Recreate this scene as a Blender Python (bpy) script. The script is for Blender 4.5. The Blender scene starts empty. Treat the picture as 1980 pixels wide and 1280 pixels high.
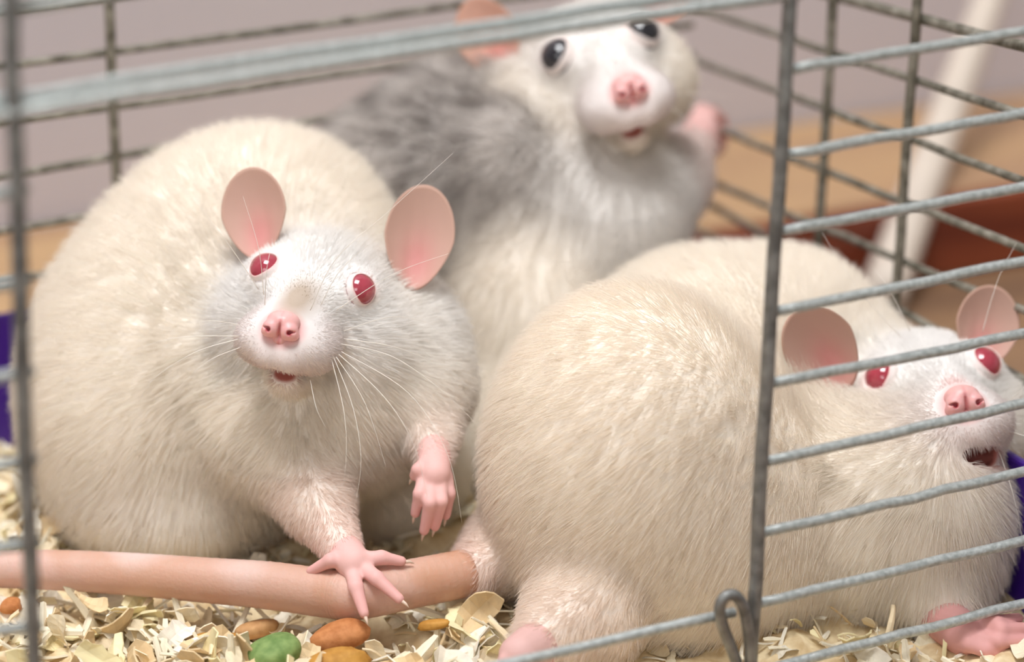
import bpy, math, random
import numpy as np
from mathutils import Vector, Matrix

random.seed(7)
rng = np.random.default_rng(11)
scene = bpy.context.scene
COL = scene.collection

# ------------------------------------------------------------------ camera
FPX = 5800.0                                   # focal length in pixels of a 1980 px wide frame
AZ, PITCH = math.radians(25.3), math.radians(20.0)
Hh = np.array([math.sin(AZ), math.cos(AZ), 0.0])
Rr = np.array([math.cos(AZ), -math.sin(AZ), 0.0])
Zz = np.array([0.0, 0.0, 1.0])
Ff = Hh * math.cos(PITCH) - Zz * math.sin(PITCH)
Uu = Hh * math.sin(PITCH) + Zz * math.cos(PITCH)
CAM = np.array([-0.24, -0.432, 0.2548])

cd = bpy.data.cameras.new('camera')
cam = bpy.data.objects.new('camera', cd)
COL.objects.link(cam)
cam.matrix_world = Matrix(((Rr[0], Uu[0], -Ff[0], CAM[0]), (Rr[1], Uu[1], -Ff[1], CAM[1]),
                           (Rr[2], Uu[2], -Ff[2], CAM[2]), (0, 0, 0, 1)))
cd.sensor_width = 36.0
cd.lens = FPX / 1980.0 * 36.0
cd.clip_start = 0.02
cd.clip_end = 50.0
cd.dof.use_dof = True
cd.dof.focus_distance = 0.578
cd.dof.aperture_fstop = 8.5
scene.camera = cam

# ------------------------------------------------------------------ light
world = bpy.data.worlds.new('World')
scene.world = world
world.use_nodes = True
bg = world.node_tree.nodes['Background']
bg.inputs['Color'].default_value = (1.0, 0.95, 0.895, 1)
bg.inputs['Strength'].default_value = 0.34


def area(name, loc, target, sx, sy, power, color):
    ld = bpy.data.lights.new(name, 'AREA')
    ld.shape = 'RECTANGLE'
    ld.size, ld.size_y, ld.energy, ld.color = sx, sy, power, color
    o = bpy.data.objects.new(name, ld)
    COL.objects.link(o)
    o.location = loc
    o.rotation_euler = (Vector(target) - Vector(loc)).to_track_quat('-Z', 'Y').to_euler()
    return o


area('ceiling_lamp', (-0.25, -0.15, 1.6), (0.0, 0.1, 0.03), 0.65, 0.65, 24.5, (0.985, 0.99, 1.0))
area('window_light', (-1.3, -1.5, 1.1), (0.0, 0.1, 0.05), 0.9, 0.7, 8.0, (0.97, 0.985, 1.0))

scene.view_settings.view_transform = 'Standard'
scene.view_settings.look = 'None'
scene.view_settings.gamma = 1.0
scene.view_settings.use_curve_mapping = False
scene.view_settings.exposure = 0.05
scene.cycles.use_denoising = True
scene.cycles.max_bounces = 5
scene.cycles.diffuse_bounces = 4
scene.cycles.glossy_bounces = 2
scene.cycles.transmission_bounces = 4
scene.cycles.use_adaptive_sampling = True
scene.cycles.adaptive_threshold = 0.08
scene.cycles.adaptive_min_samples = 12
scene.cycles_curves.shape = 'RIBBONS'
scene.cycles_curves.subdivisions = 1


# ------------------------------------------------------------------ helpers
def W(x, y, d):
    """point seen at pixel (x, y) at distance d along the view axis"""
    return CAM + d * (Ff + (x - 990.0) / FPX * Rr - (y - 640.0) / FPX * Uu)


def on_plane(x, y, axis, val):
    ray = Ff + (x - 990.0) / FPX * Rr - (y - 640.0) / FPX * Uu
    return CAM + ray * ((val - CAM[axis]) / ray[axis])


def lin(r, g, b):
    def f(c):
        c /= 255.0
        return c / 12.92 if c <= 0.04045 else ((c + 0.055) / 1.055) ** 2.4
    return np.array([f(r), f(g), f(b)])


def tag(o, label=None, cat=None, group=None, kind=None):
    for k, v in (('label', label), ('category', cat), ('group', group), ('kind', kind)):
        if v:
            o[k] = v
    return o


def empty(name, loc=(0, 0, 0)):
    o = bpy.data.objects.new(name, None)
    o.location = loc
    o.empty_display_size = 0.01
    COL.objects.link(o)
    return o


def mesh_np(name, verts, faces, mat=None, parent=None, smooth=True, colors=None):
    """verts (n,3), faces (m,k) with constant k, or a list of index tuples"""
    me = bpy.data.meshes.new(name)
    verts = np.asarray(verts, dtype=np.float32)
    if isinstance(faces, np.ndarray):
        m, k = faces.shape
        me.vertices.add(len(verts))
        me.vertices.foreach_set('co', verts.ravel())
        me.loops.add(m * k)
        me.loops.foreach_set('vertex_index', faces.astype(np.int32).ravel())
        me.polygons.add(m)
        me.polygons.foreach_set('loop_start', np.arange(m, dtype=np.int32) * k)
        me.update(calc_edges=True)
        me.validate()
    else:
        me.from_pydata(verts.tolist(), [], faces)
    me.polygons.foreach_set('use_smooth', np.full(len(me.polygons), smooth))
    if colors is not None:
        at = me.color_attributes.new('Col', 'FLOAT_COLOR', 'POINT')
        c4 = np.ones((len(verts), 4), dtype=np.float32)
        c4[:, :3] = colors
        at.data.foreach_set('color', c4.ravel())
    if mat:
        me.materials.append(mat)
    o = bpy.data.objects.new(name, me)
    COL.objects.link(o)
    if parent:
        o.parent = parent
        o.matrix_parent_inverse = Matrix.Translation(-Vector(parent.location))
    return o


def box_np(lo, hi):
    x0, y0, z0 = lo
    x1, y1, z1 = hi
    v = np.array([(x0, y0, z0), (x1, y0, z0), (x1, y1, z0), (x0, y1, z0), (x0, y0, z1), (x1, y0, z1), (x1, y1, z1), (x0, y1, z1)])
    f = np.array([(0, 3, 2, 1), (4, 5, 6, 7), (0, 1, 5, 4), (1, 2, 6, 5), (2, 3, 7, 6), (3, 0, 4, 7)])
    return v, f


def bevel_box(name, lo, hi, mat, parent=None, w=0.002, seg=2):
    o = mesh_np(name, *box_np(lo, hi), mat, parent, smooth=False)
    b = o.modifiers.new('bevel', 'BEVEL')
    b.width, b.segments = w, seg
    return o


def catmull(pts, n):
    pts = np.asarray(pts, float)
    out = []
    for i in range(len(pts) - 1):
        p0, p1, p2, p3 = pts[max(i - 1, 0)], pts[i], pts[i + 1], pts[min(i + 2, len(pts) - 1)]
        for t in np.linspace(0, 1, n, endpoint=False):
            out.append(0.5 * (2 * p1 + (p2 - p0) * t + (2 * p0 - 5 * p1 + 4 * p2 - p3) * t * t + (3 * p1 - p0 - 3 * p2 + p3) * t ** 3))
    out.append(pts[-1])
    return np.array(out)


def tube_np(path, radii, seg=10, closed=False, caps=True):
    path = np.asarray(path, float)
    n = len(path)
    radii = np.broadcast_to(np.asarray(radii, float), (n,))
    tang = np.gradient(path, axis=0)
    if closed:
        tang = np.roll(path, -1, 0) - np.roll(path, 1, 0)
    tang /= np.linalg.norm(tang, axis=1)[:, None] + 1e-12
    ref = np.array([0.0, 0, 1]) if abs(tang[0][2]) < 0.9 else np.array([1.0, 0, 0])
    u = np.cross(tang[0], ref)
    u /= np.linalg.norm(u)
    vs = []
    for i in range(n):
        u = u - tang[i] * (u @ tang[i])
        u /= np.linalg.norm(u)
        w = np.cross(tang[i], u)
        for k in range(seg):
            a = 2 * math.pi * k / seg
            vs.append(path[i] + radii[i] * (math.cos(a) * u + math.sin(a) * w))
    fs = []
    rings = n if closed else n - 1
    for i in range(rings):
        for k in range(seg):
            a, b = i * seg + k, i * seg + (k + 1) % seg
            c, d = ((i + 1) % n) * seg + (k + 1) % seg, ((i + 1) % n) * seg + k
            fs.append((a, b, c, d))
    if caps and not closed:
        fs.append(tuple(range(seg))[::-1])
        fs.append(tuple((n - 1) * seg + k for k in range(seg)))
    return np.array(vs), fs


def tube(name, path, radii, mat, parent=None, seg=10, closed=False):
    v, f = tube_np(path, radii, seg, closed)
    return mesh_np(name, v, f, mat, parent)


# ------------------------------------------------------------------ materials
def new_mat(name):
    m = bpy.data.materials.new(name)
    m.use_nodes = True
    nt = m.node_tree
    return m, nt, nt.nodes['Principled BSDF']


def noise_mat(name, c1, c2, scale=50.0, rough=0.6, metallic=0.0, bump=0.0, stretch=(1, 1, 1), lo=0.35, hi=0.65, detail=4.0):
    m, nt, p = new_mat(name)
    tc = nt.nodes.new('ShaderNodeTexCoord')
    mp = nt.nodes.new('ShaderNodeMapping')
    mp.inputs['Scale'].default_value = stretch
    nz = nt.nodes.new('ShaderNodeTexNoise')
    nz.inputs['Scale'].default_value = scale
    nz.inputs['Detail'].default_value = detail
    rp = nt.nodes.new('ShaderNodeValToRGB')
    rp.color_ramp.elements[0].position, rp.color_ramp.elements[1].position = lo, hi
    rp.color_ramp.elements[0].color = (*c1, 1)
    rp.color_ramp.elements[1].color = (*c2, 1)
    L = nt.links.new
    L(tc.outputs['Object'], mp.inputs['Vector'])
    L(mp.outputs['Vector'], nz.inputs['Vector'])
    L(nz.outputs['Fac'], rp.inputs['Fac'])
    L(rp.outputs['Color'], p.inputs['Base Color'])
    p.inputs['Roughness'].default_value = rough
    p.inputs['Metallic'].default_value = metallic
    if bump:
        b = nt.nodes.new('ShaderNodeBump')
        b.inputs['Strength'].default_value = bump
        b.inputs['Distance'].default_value = 0.0005
        L(nz.outputs['Fac'], b.inputs['Height'])
        L(b.outputs['Normal'], p.inputs['Normal'])
    return m


def attr_mat(name, rough=0.6, sss=0.0, sss_r=(0.8, 0.35, 0.25), sss_scale=0.002, spec=0.3, noise=None, bump=0.0, bump_scale=900.0):
    """base colour from the mesh's own colour attribute"""
    m, nt, p = new_mat(name)
    a = nt.nodes.new('ShaderNodeAttribute')
    a.attribute_name = 'Col'
    nt.links.new(a.outputs['Color'], p.inputs['Base Color'])
    p.inputs['Roughness'].default_value = rough
    p.inputs['Specular IOR Level'].default_value = spec
    if sss:
        p.inputs['Subsurface Weight'].default_value = sss
        p.inputs['Subsurface Radius'].default_value = sss_r
        p.inputs['Subsurface Scale'].default_value = sss_scale
    if bump:
        tc = nt.nodes.new('ShaderNodeTexCoord')
        nz = nt.nodes.new('ShaderNodeTexNoise')
        nz.inputs['Scale'].default_value = bump_scale
        b = nt.nodes.new('ShaderNodeBump')
        b.inputs['Strength'].default_value = bump
        b.inputs['Distance'].default_value = 0.0003
        nt.links.new(tc.outputs['Object'], nz.inputs['Vector'])
        nt.links.new(nz.outputs['Fac'], b.inputs['Height'])
        nt.links.new(b.outputs['Normal'], p.inputs['Normal'])
    return m


M_SKIN = attr_mat('rat_body', 0.6, bump=0.15)
M_NOSE = attr_mat('rat_nose', 0.38, 0.3, sss_scale=0.0015, spec=0.5, bump=0.12, bump_scale=2500)


def hair_mat():
    m = bpy.data.materials.new('rat_fur')
    m.use_nodes = True
    nt = m.node_tree
    nt.nodes.clear()
    out = nt.nodes.new('ShaderNodeOutputMaterial')
    a = nt.nodes.new('ShaderNodeAttribute')
    a.attribute_name = 'Col'
    d = nt.nodes.new('ShaderNodeBsdfDiffuse')
    t = nt.nodes.new('ShaderNodeBsdfTranslucent')
    g = nt.nodes.new('ShaderNodeBsdfPrincipled')
    g.inputs['Roughness'].default_value = 0.5
    g.inputs['Specular IOR Level'].default_value = 0.35
    mx = nt.nodes.new('ShaderNodeMixShader')
    mx.inputs[0].default_value = 0.45
    for n, s in ((g, 'Base Color'), (t, 'Color')):
        nt.links.new(a.outputs['Color'], n.inputs[s])
    nt.nodes.remove(d)
    nt.links.new(g.outputs[0], mx.inputs[1])
    nt.links.new(t.outputs[0], mx.inputs[2])
    nt.links.new(mx.outputs[0], out.inputs['Surface'])
    return m


M_FUR = hair_mat()


def ear_mat():
    m, nt, p = new_mat('rat_ear')
    a = nt.nodes.new('ShaderNodeAttribute')
    a.attribute_name = 'Col'
    t = nt.nodes.new('ShaderNodeBsdfTranslucent')
    mx = nt.nodes.new('ShaderNodeMixShader')
    mx.inputs[0].default_value = 0.22
    nt.links.new(a.outputs['Color'], p.inputs['Base Color'])
    nt.links.new(a.outputs['Color'], t.inputs['Color'])
    p.inputs['Roughness'].default_value = 0.55
    p.inputs['Specular IOR Level'].default_value = 0.3
    nt.links.new(p.outputs[0], mx.inputs[1])
    nt.links.new(t.outputs[0], mx.inputs[2])
    nt.links.new(mx.outputs[0], nt.nodes['Material Output'].inputs['Surface'])
    return m


M_EAR = ear_mat()


def eye_mat(name, c1, c2):
    m, nt, p = new_mat(name)
    lw = nt.nodes.new('ShaderNodeTexNoise')
    lw.inputs['Scale'].default_value = 350.0
    rp = nt.nodes.new('ShaderNodeValToRGB')
    rp.color_ramp.elements[0].color = (*c1, 1)
    rp.color_ramp.elements[1].color = (*c2, 1)
    tc = nt.nodes.new('ShaderNodeTexCoord')
    nt.links.new(tc.outputs['Object'], lw.inputs['Vector'])
    nt.links.new(lw.outputs['Fac'], rp.inputs['Fac'])
    nt.links.new(rp.outputs['Color'], p.inputs['Base Color'])
    p.inputs['Roughness'].default_value = 0.12
    p.inputs['Coat Weight'].default_value = 1.0
    p.inputs['Coat Roughness'].default_value = 0.03
    return m


M_EYE_RED = eye_mat('red_eye', lin(150, 36, 54), lin(188, 74, 90))
M_EYE_BLACK = eye_mat('black_eye', lin(14, 12, 18), lin(30, 28, 38))


def simple_mat(name, c, rough=0.5, spec=0.4, trans=0.0):
    return noise_mat(name, c * 0.94, np.minimum(c * 1.05, 1), 60.0, rough)


M_WHISK = simple_mat('whisker_white', lin(245, 238, 228), 0.35)
M_CLAW = simple_mat('claw', lin(226, 200, 180), 0.35)
M_ZINC = noise_mat('zinc_wire', lin(166, 172, 170), lin(202, 208, 206), 900.0, 0.42, 0.4, 0.35, detail=6)
M_JAMB = noise_mat('shaded_zinc_frame', lin(112, 112, 110), lin(158, 160, 158), 300.0, 0.5, 0.6, 0.3, detail=6)  # same zinc as the wires, darkened to paint in the jambs' weaker light
M_OLD = noise_mat('weathered_wire', lin(82, 78, 64), lin(168, 163, 150), 330.0, 0.6, 0.35, 0.6, lo=0.3, hi=0.75, detail=7)
M_PURPLE = noise_mat('purple_plastic', lin(58, 22, 128), lin(70, 30, 146), 40.0, 0.32)
M_BED = noise_mat('sawdust', lin(206, 178, 134), lin(238, 220, 182), 260.0, 0.85, bump=0.8)
M_TABLE = noise_mat('table_wood', lin(122, 94, 72), lin(152, 118, 86), 7.0, 0.5, stretch=(1, 6, 6))
M_BOARD = noise_mat('tan_board_top', lin(172, 136, 104), lin(196, 160, 116), 5.0, 0.45, stretch=(1, 5, 5))
M_SHADED_REDWOOD = noise_mat('shaded_red_edge', lin(104, 40, 22), lin(138, 66, 38), 14.0, 0.5, stretch=(1, 6, 6))  # reddish wood, with the shadow on the front face mixed into its colour
M_ROD = simple_mat('cream_plastic', lin(216, 203, 189), 0.4)


def wall_mat():
    m, nt, p = new_mat('pinkish_wall')
    L = nt.links.new
    tc = nt.nodes.new('ShaderNodeTexCoord')
    nz = nt.nodes.new('ShaderNodeTexNoise')
    nz.inputs['Scale'].default_value = 4.0
    rp = nt.nodes.new('ShaderNodeValToRGB')
    rp.color_ramp.elements[0].position, rp.color_ramp.elements[1].position = 0.35, 0.65
    rp.color_ramp.elements[0].color = (*lin(206, 198, 202), 1)
    rp.color_ramp.elements[1].color = (*lin(213, 206, 208), 1)
    L(tc.outputs['Object'], nz.inputs['Vector'])
    L(nz.outputs['Fac'], rp.inputs['Fac'])
    L(rp.outputs['Color'], p.inputs['Base Color'])
    p.inputs['Roughness'].default_value = 0.7
    return m


M_WALL = wall_mat()

# ------------------------------------------------------------------ setting: wall, table
XS = CAM[0] + 0.3426          # plane of the cage's right side
YB = CAM[1] + 0.622           # plane of the cage's back
XL = XS - 0.42
WALL_Y = 0.335
TABLE_Z = -0.024

o = mesh_np('wall_back', *box_np((-2.0, WALL_Y, -0.6), (2.6, WALL_Y + 0.05, 1.4)), M_WALL, smooth=False)
tag(o, kind='structure')
tb = empty('table', (0.0, 0.0, TABLE_Z - 0.72))
tag(tb, 'tan wooden table top under the rat cage', 'table')
bevel_box('table_top', (-0.9, -0.28, TABLE_Z - 0.03), (1.1, 0.33, TABLE_Z), M_TABLE, tb)
for lx in (-0.85, 1.05):
    for ly in (-0.23, 0.28):
        bevel_box('leg', (lx - 0.03, ly - 0.03, TABLE_Z - 0.72), (lx + 0.03, ly + 0.03, TABLE_Z - 0.028), M_TABLE, tb)
bd = empty('wooden_board', (0.1, 0.29, TABLE_Z))
tag(bd, 'tan wooden board with a shade-coloured reddish front edge along the wall behind the cage', 'board')
bevel_box('board_body', (-0.8, 0.2535, TABLE_Z + 0.0004), (1.05, WALL_Y - 0.002, 0.0), M_BOARD, bd, 0.0012)
bevel_box('front_edge', (-0.8, 0.2475, TABLE_Z + 0.0004), (1.05, 0.2535, -0.001), M_SHADED_REDWOOD, bd, 0.001)

pa, pb = W(1702, 585, 0.826), W(1932, -55, 0.905)
tag(tube('plastic_rod', catmull([pa, pa * 0.5 + pb * 0.5, pb], 6), np.linspace(0.0066, 0.0046, 13), M_ROD, None, 18),
    'thick cream-white rod leaning on the wall behind the cage at right', 'rod')

# ------------------------------------------------------------------ cage
cage = empty('rat_cage', (XS - 0.2, 0.1, TABLE_Z))
tag(cage, 'galvanised wire rat cage with purple tray and open door at the front', 'cage')


def wire(name, a, b, dia, mat, seg=10):
    a, b = np.asarray(a), np.asarray(b)
    n = 14
    t = np.linspace(0, 1, n)[:, None]
    path = a * (1 - t) + b * t
    j = rng.normal(0, 0.00012, (n, 3))
    return tube(name, path + j, dia / 2, mat, cage, seg)


def front(x, y, off=0.0):
    return on_plane(x, y, 1, off)


# door opening jambs
wire('door_jamb', front(9, -320), front(73, 1500), 0.0027, M_JAMB, 14)
wire('door_jamb', front(1546, -320), front(1446, 1345), 0.0026, M_JAMB, 14)
# front panel right of the door
for (xa, ya, xb, yb) in ((1530, 134, 1980, 62), (1520, 298, 1980, 219), (1512, 447, 1980, 360), (1502, 602, 1980, 505),
                         (1492, 741, 1980, 645), (1483, 892, 1980, 780), (1474, 1031, 1980, 912), (1464, 1167, 1980, 1045),
                         (1452, 1302, 1980, 1166), (1540, -30, 1980, -95), (1550, -190, 1980, -250)):
    s = (yb - ya) / (xb - xa)
    a, b = front(xa - 16, ya - 16 * s, 0.0021), front(2050, yb + 70 * s, 0.0021)
    b = a + (b - a) * ((XS - a[0]) / (b[0] - a[0]))
    wire('horizontal_wire', a, b, 0.00198, M_ZINC, 12)
# front panel left of the door
for y in (20, 196, 372, 548, 725, 893, 1055, 1215):
    wire('horizontal_wire', front(-420, y + 420 * 0.16, 0.0021), front(44 + y * 0.03, y - 7, 0.0021), 0.00198, M_ZINC)
# bars across the top of the door opening
wire('door_top_bar', front(-420, 258, 0.0021), front(1560, -46, 0.0021), 0.0021, M_ZINC, 12)
wire('door_top_bar', front(-20, 222, 0.0), front(1548, -14, 0.0), 0.0022, M_ZINC, 12)
wire('horizontal_wire', front(40, 12, 0.0021), front(1550, -200, 0.0021), 0.0021, M_ZINC, 12)
# sill of the door opening and its hinge loop
wire('door_sill', front(60, 1492, 0.0), front(1420, 1183, 0.0), 0.0019, M_ZINC, 12)
loop = [(1394, 1198), (1392, 1172), (1403, 1153), (1422, 1152), (1438, 1176), (1447, 1222), (1451, 1268), (1452, 1312),
        (1447, 1345), (1436, 1322), (1420, 1268), (1404, 1228)]
lp = np.array([front(x, y, -0.0022 - 0.001 * math.sin(i / 12 * 2 * math.pi)) for i, (x, y) in enumerate(loop)])
lpc = catmull(np.vstack([lp, lp[:1]]), 5)[:-1]
tube('hinge_loop', lpc, 0.00108, M_JAMB, cage, 12, closed=True)


# right side and back: each wire runs along the back and turns the corner
def zfit(pts, axis, val):
    return float(np.mean([on_plane(x, y, axis, val)[2] for x, y in pts]))


def clip_to(a, b, axis, val):
    return a + (b - a) * ((val - a[axis]) / (b[axis] - a[axis]))


side = [((1640, 0), (1980, 90), 0.0024), ((1365, 22), (1930, 207), 0.0018), ((1321, 110), (1971, 346), 0.0018),
        ((1378, 246), (1971, 476), 0.0018), ((1357, 345), (1776, 517), 0.0018), ((1304, 425), (1378, 460), 0.0018)]
for (p, q, dia) in side:
    a, b = on_plane(*p, 0, XS), on_plane(*q, 0, XS)
    wire('side_wire', clip_to(a, b, 1, YB), clip_to(a, b, 1, 0.0), dia, M_OLD)
for k in range(2):
    wire('side_wire', (XS, YB, 0.033 - 0.0125 * k), (XS, 0.0, 0.034 - 0.0125 * k), 0.0018, M_OLD)
back = [((0, 127), (860, 15)), ((0, 237), (790, 125)), ((0, 342), (230, 301)), ((0, 447), (230, 408)), ((0, 546), (230, 507)),
        ((0, 20), (230, -8))]
for (p, q) in back:
    a, b = on_plane(*p, 1, YB), on_plane(*q, 1, YB)
    wire('back_wire', clip_to(a, b, 0, XL), clip_to(a, b, 0, XS), 0.0018, M_OLD)
for (p, q) in (((1615, -40), (1578, 520)), ((1776, -40), (1728, 640))):
    a, b = on_plane(*p, 0, XS - 0.0018), on_plane(*q, 0, XS - 0.0018)
    wire('vertical_wire', clip_to(a, b, 2, 0.155), clip_to(a, b, 2, 0.02), 0.0023, M_OLD)
for px in (215, -420):
    a = on_plane(px, 120, 1, YB - 0.0018)
    wire('vertical_wire', (a[0], YB - 0.0018, 0.155), (a[0], YB - 0.0018, 0.02), 0.0023, M_OLD)

# corner post and top rim
wire('vertical_wire', (XS, 0.002, 0.155), (XS, 0.002, 0.004), 0.0023, M_ZINC)
wire('top_rim', (XL, 0.0021, 0.155), (XS, 0.0021, 0.155), 0.0024, M_ZINC)
wire('top_rim', (XS, 0.0, 0.155), (XS, YB, 0.155), 0.0024, M_OLD)
wire('top_rim', (XL, YB, 0.155), (XS, YB, 0.155), 0.0024, M_OLD)

# purple tray
tx0, tx1, ty0, ty1, th = XL - 0.004, CAM[0] + 0.3290, -0.0125, YB + 0.0045, 0.0022
tray = empty('tray', (0, 0, 0))
tray.parent = cage
tray.matrix_parent_inverse = Matrix.Translation(-Vector(cage.location))
for nm, lo, hi in (('tray_floor', (tx0, ty0, -0.0235), (tx1, ty1, -0.0205)),
                   ('tray_wall', (tx0, ty1 - th, -0.0205), (tx1, ty1, 0.027)),
                   ('tray_wall', (tx1 - th, ty0, -0.0205), (tx1, ty1 - th, 0.0265)),
                   ('tray_wall', (tx0, ty0, -0.0205), (tx0 + th, ty1 - th, 0.029)),
                   ('tray_wall', (tx0 + th, ty0, -0.0205), (tx1 - th, ty0 + th, -0.008))):
    bevel_box(nm, lo, hi, M_PURPLE, tray, 0.0008)

# ------------------------------------------------------------------ bedding
bx0, bx1, by0, by1 = tx0 + th, tx1 - th, ty0 + th, ty1 - th - 0.0002


def bed_z(x, y):
    return (-0.0035 + 0.0022 * np.sin(x * 95 + 1.3) * np.cos(y * 120 + 0.4) + 0.0012 * np.sin(x * 310 + y * 170)
            + 0.0008 * np.cos(y * 420 - x * 260))


nx, ny = 150, 70
gx, gy = np.meshgrid(np.linspace(bx0, bx1, nx), np.linspace(by0, by1, ny), indexing='ij')
gz = bed_z(gx, gy) + rng.normal(0, 0.0003, gx.shape)
bv = np.stack([gx, gy, gz], -1).reshape(-1, 3)
ii, jj = np.meshgrid(np.arange(nx - 1), np.arange(ny - 1), indexing='ij')
q = (ii * ny + jj).ravel()
bf = np.stack([q, q + ny, q + ny + 1, q + 1], 1)
# close the underside down to the tray floor
bv2 = bv.copy()
bv2[:, 2] = -0.0205
bf2 = bf[:, ::-1] + len(bv)
bedding = empty('bedding', (0.0, 0.1, -0.0205))
tag(bedding, 'deep bed of pale pine sawdust and shavings in the purple tray', 'bedding', kind='stuff')
o = mesh_np('sawdust', np.vstack([bv, bv2]), np.vstack([bf, bf2]), M_BED, bedding)
o['kind'] = 'stuff'


def shave_np(l, w, curl, twist, cup, n=6, th=0.00025, ragged=0.0, seed=0):
    r = np.random.default_rng(seed)
    t = np.linspace(-0.5, 0.5, n)
    ang = t * curl
    if abs(curl) > 1e-3:
        px, pz = np.sin(ang) / curl * l, (1 - np.cos(ang)) / curl * l
    else:
        px, pz = t * l, t * 0
    vs = []
    for i in range(n):
        tg = np.array([math.cos(ang[i]), 0, math.sin(ang[i])])
        nm = np.array([-math.sin(ang[i]), 0, math.cos(ang[i])])
        tw = twist * t[i]
        sd = np.array([0, math.cos(tw), 0]) + nm * math.sin(tw)
        n2 = np.cross(tg, sd)
        ww = w * (1 - 0.35 * abs(2 * t[i]) ** 3) * (1 + ragged * r.uniform(-1, 1))
        c = np.array([px[i], 0, pz[i]])
        for s in (-1, 1):
            e = c + sd * ww * 0.5 * s + n2 * cup * w
            vs += [e + n2 * th * 0.5, e - n2 * th * 0.5]
        # ridge of the cupped section
        vs += [c + n2 * th * 0.5, c - n2 * th * 0.5]
    fs = []
    # per ring: 0 left-top, 1 left-bot, 2 right-top, 3 right-bot, 4 mid-top, 5 mid-bot
    for i in range(n - 1):
        a, b = i * 6, (i + 1) * 6
        for u, v in ((0, 4), (4, 2), (2, 3), (3, 5), (5, 1), (1, 0)):
            fs.append((a + u, b + u, b + v, a + v))
    for a in (0, (n - 1) * 6):
        fs += [(a, a + 4, a + 5, a + 1), (a + 4, a + 2, a + 3, a + 5)]
    return np.array(vs), np.array(fs)


PINE = [lin(244, 233, 206), lin(242, 226, 194), lin(246, 238, 220), lin(238, 218, 182), lin(243, 230, 184), lin(231, 204, 160)]
M_PINE = []
for k, c in enumerate(PINE):
    M_PINE.append(noise_mat('pine_shaving_%d' % k, c * 0.86, np.minimum(c * 1.06, 1), 500.0, 0.7, bump=0.25, stretch=(0.25, 1, 1)))

kinds = []
for k in range(14):
    r = random.Random(k)
    thin = k % 3 == 0
    l = r.uniform(0.009, 0.016) if thin else r.uniform(0.007, 0.013)
    w = r.uniform(0.0009, 0.0016) if thin else r.uniform(0.0030, 0.0062)
    kinds.append(shave_np(l, w, r.uniform(-2.4, 2.4), r.uniform(-1.2, 1.2), r.uniform(-0.22, 0.22), 7, 0.0003, 0.22, k))


def rand_rot(r, tilt):
    return (Matrix.Rotation(r.uniform(0, 6.283), 3, 'Z') @ Matrix.Rotation(r.gauss(0, tilt), 3, 'Y')
            @ Matrix.Rotation(r.gauss(0, tilt), 3, 'X'))


# the uncountable mass of small shavings
avs, afs, acs, base = [], [], [], 0
rr = random.Random(3)
for i in range(5200):
    v, f = kinds[rr.choice((0, 3, 6, 9, 12)) if rr.random() < 0.5 else rr.randrange(len(kinds))]
    x, y = rr.uniform(bx0 + 0.006, bx1 - 0.006), rr.uniform(by0 + 0.006, by1 - 0.006)
    M = np.array(rand_rot(rr, 0.45))
    s = rr.uniform(0.4, 0.85)
    z = bed_z(x, y) + rr.uniform(-0.0005, 0.0022)
    avs.append((v * s) @ M.T + (x, y, z))
    afs.append(f + base)
    c = PINE[rr.choices(range(6), (5, 4, 4, 2, 2, 1))[0]] * rr.uniform(0.8, 1.05)
    acs.append(np.tile(c, (len(v), 1)))
    base += len(v)
M_SHAVEMASS = attr_mat('pine_shaving_mass', 0.75, bump=0.2)
o = mesh_np('small_shavings', np.vstack(avs), np.vstack(afs), M_SHAVEMASS, bedding, False, np.vstack(acs))
o['kind'] = 'stuff'

# the larger shavings one can pick out at the front of the bed
smesh = []
for k, (v, f) in enumerate(kinds):
    t = mesh_np('wood_shaving', v, f, M_PINE[k % 6], None, False)
    smesh.append(t.data)
    bpy.data.objects.remove(t)


def floor_at(px, py, z):
    ray = Ff + (px - 990.0) / FPX * Rr - (py - 640.0) / FPX * Uu
    return CAM + ray * ((z - CAM[2]) / ray[2])


KEEP_CLEAR = [(530, 1260, 55, 34), (655, 1228, 60, 32), (660, 1275, 60, 16)]
spots = []
rr = random.Random(21)
tries = 0
while len(spots) < 235 and tries < 9000:
    tries += 1
    u = rr.random()
    if u < 0.78:
        px, py = rr.uniform(-30, 985), rr.uniform(1150, 1330)
        if py < 1172 + 26 * math.exp(-((px - 650) / 170) ** 2) - (40 if px < 330 else 0):
            continue
    elif u < 0.86:
        px, py = rr.uniform(1640, 2010), rr.uniform(1215, 1320)
        if px > 1770 and py < 1282:
            continue
    elif u < 0.94:
        px, py = rr.uniform(60, 330), rr.uniform(955, 1065)
        if py < 950 + (px - 60) * 0.42:
            continue
    else:
        px, py = rr.uniform(-20, 60), rr.uniform(840, 1060)
    if any(((px - a) / c) ** 2 + ((py - b) / d) ** 2 < 1 for a, b, c, d in KEEP_CLEAR):
        continue
    spots.append((px, py))
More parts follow.
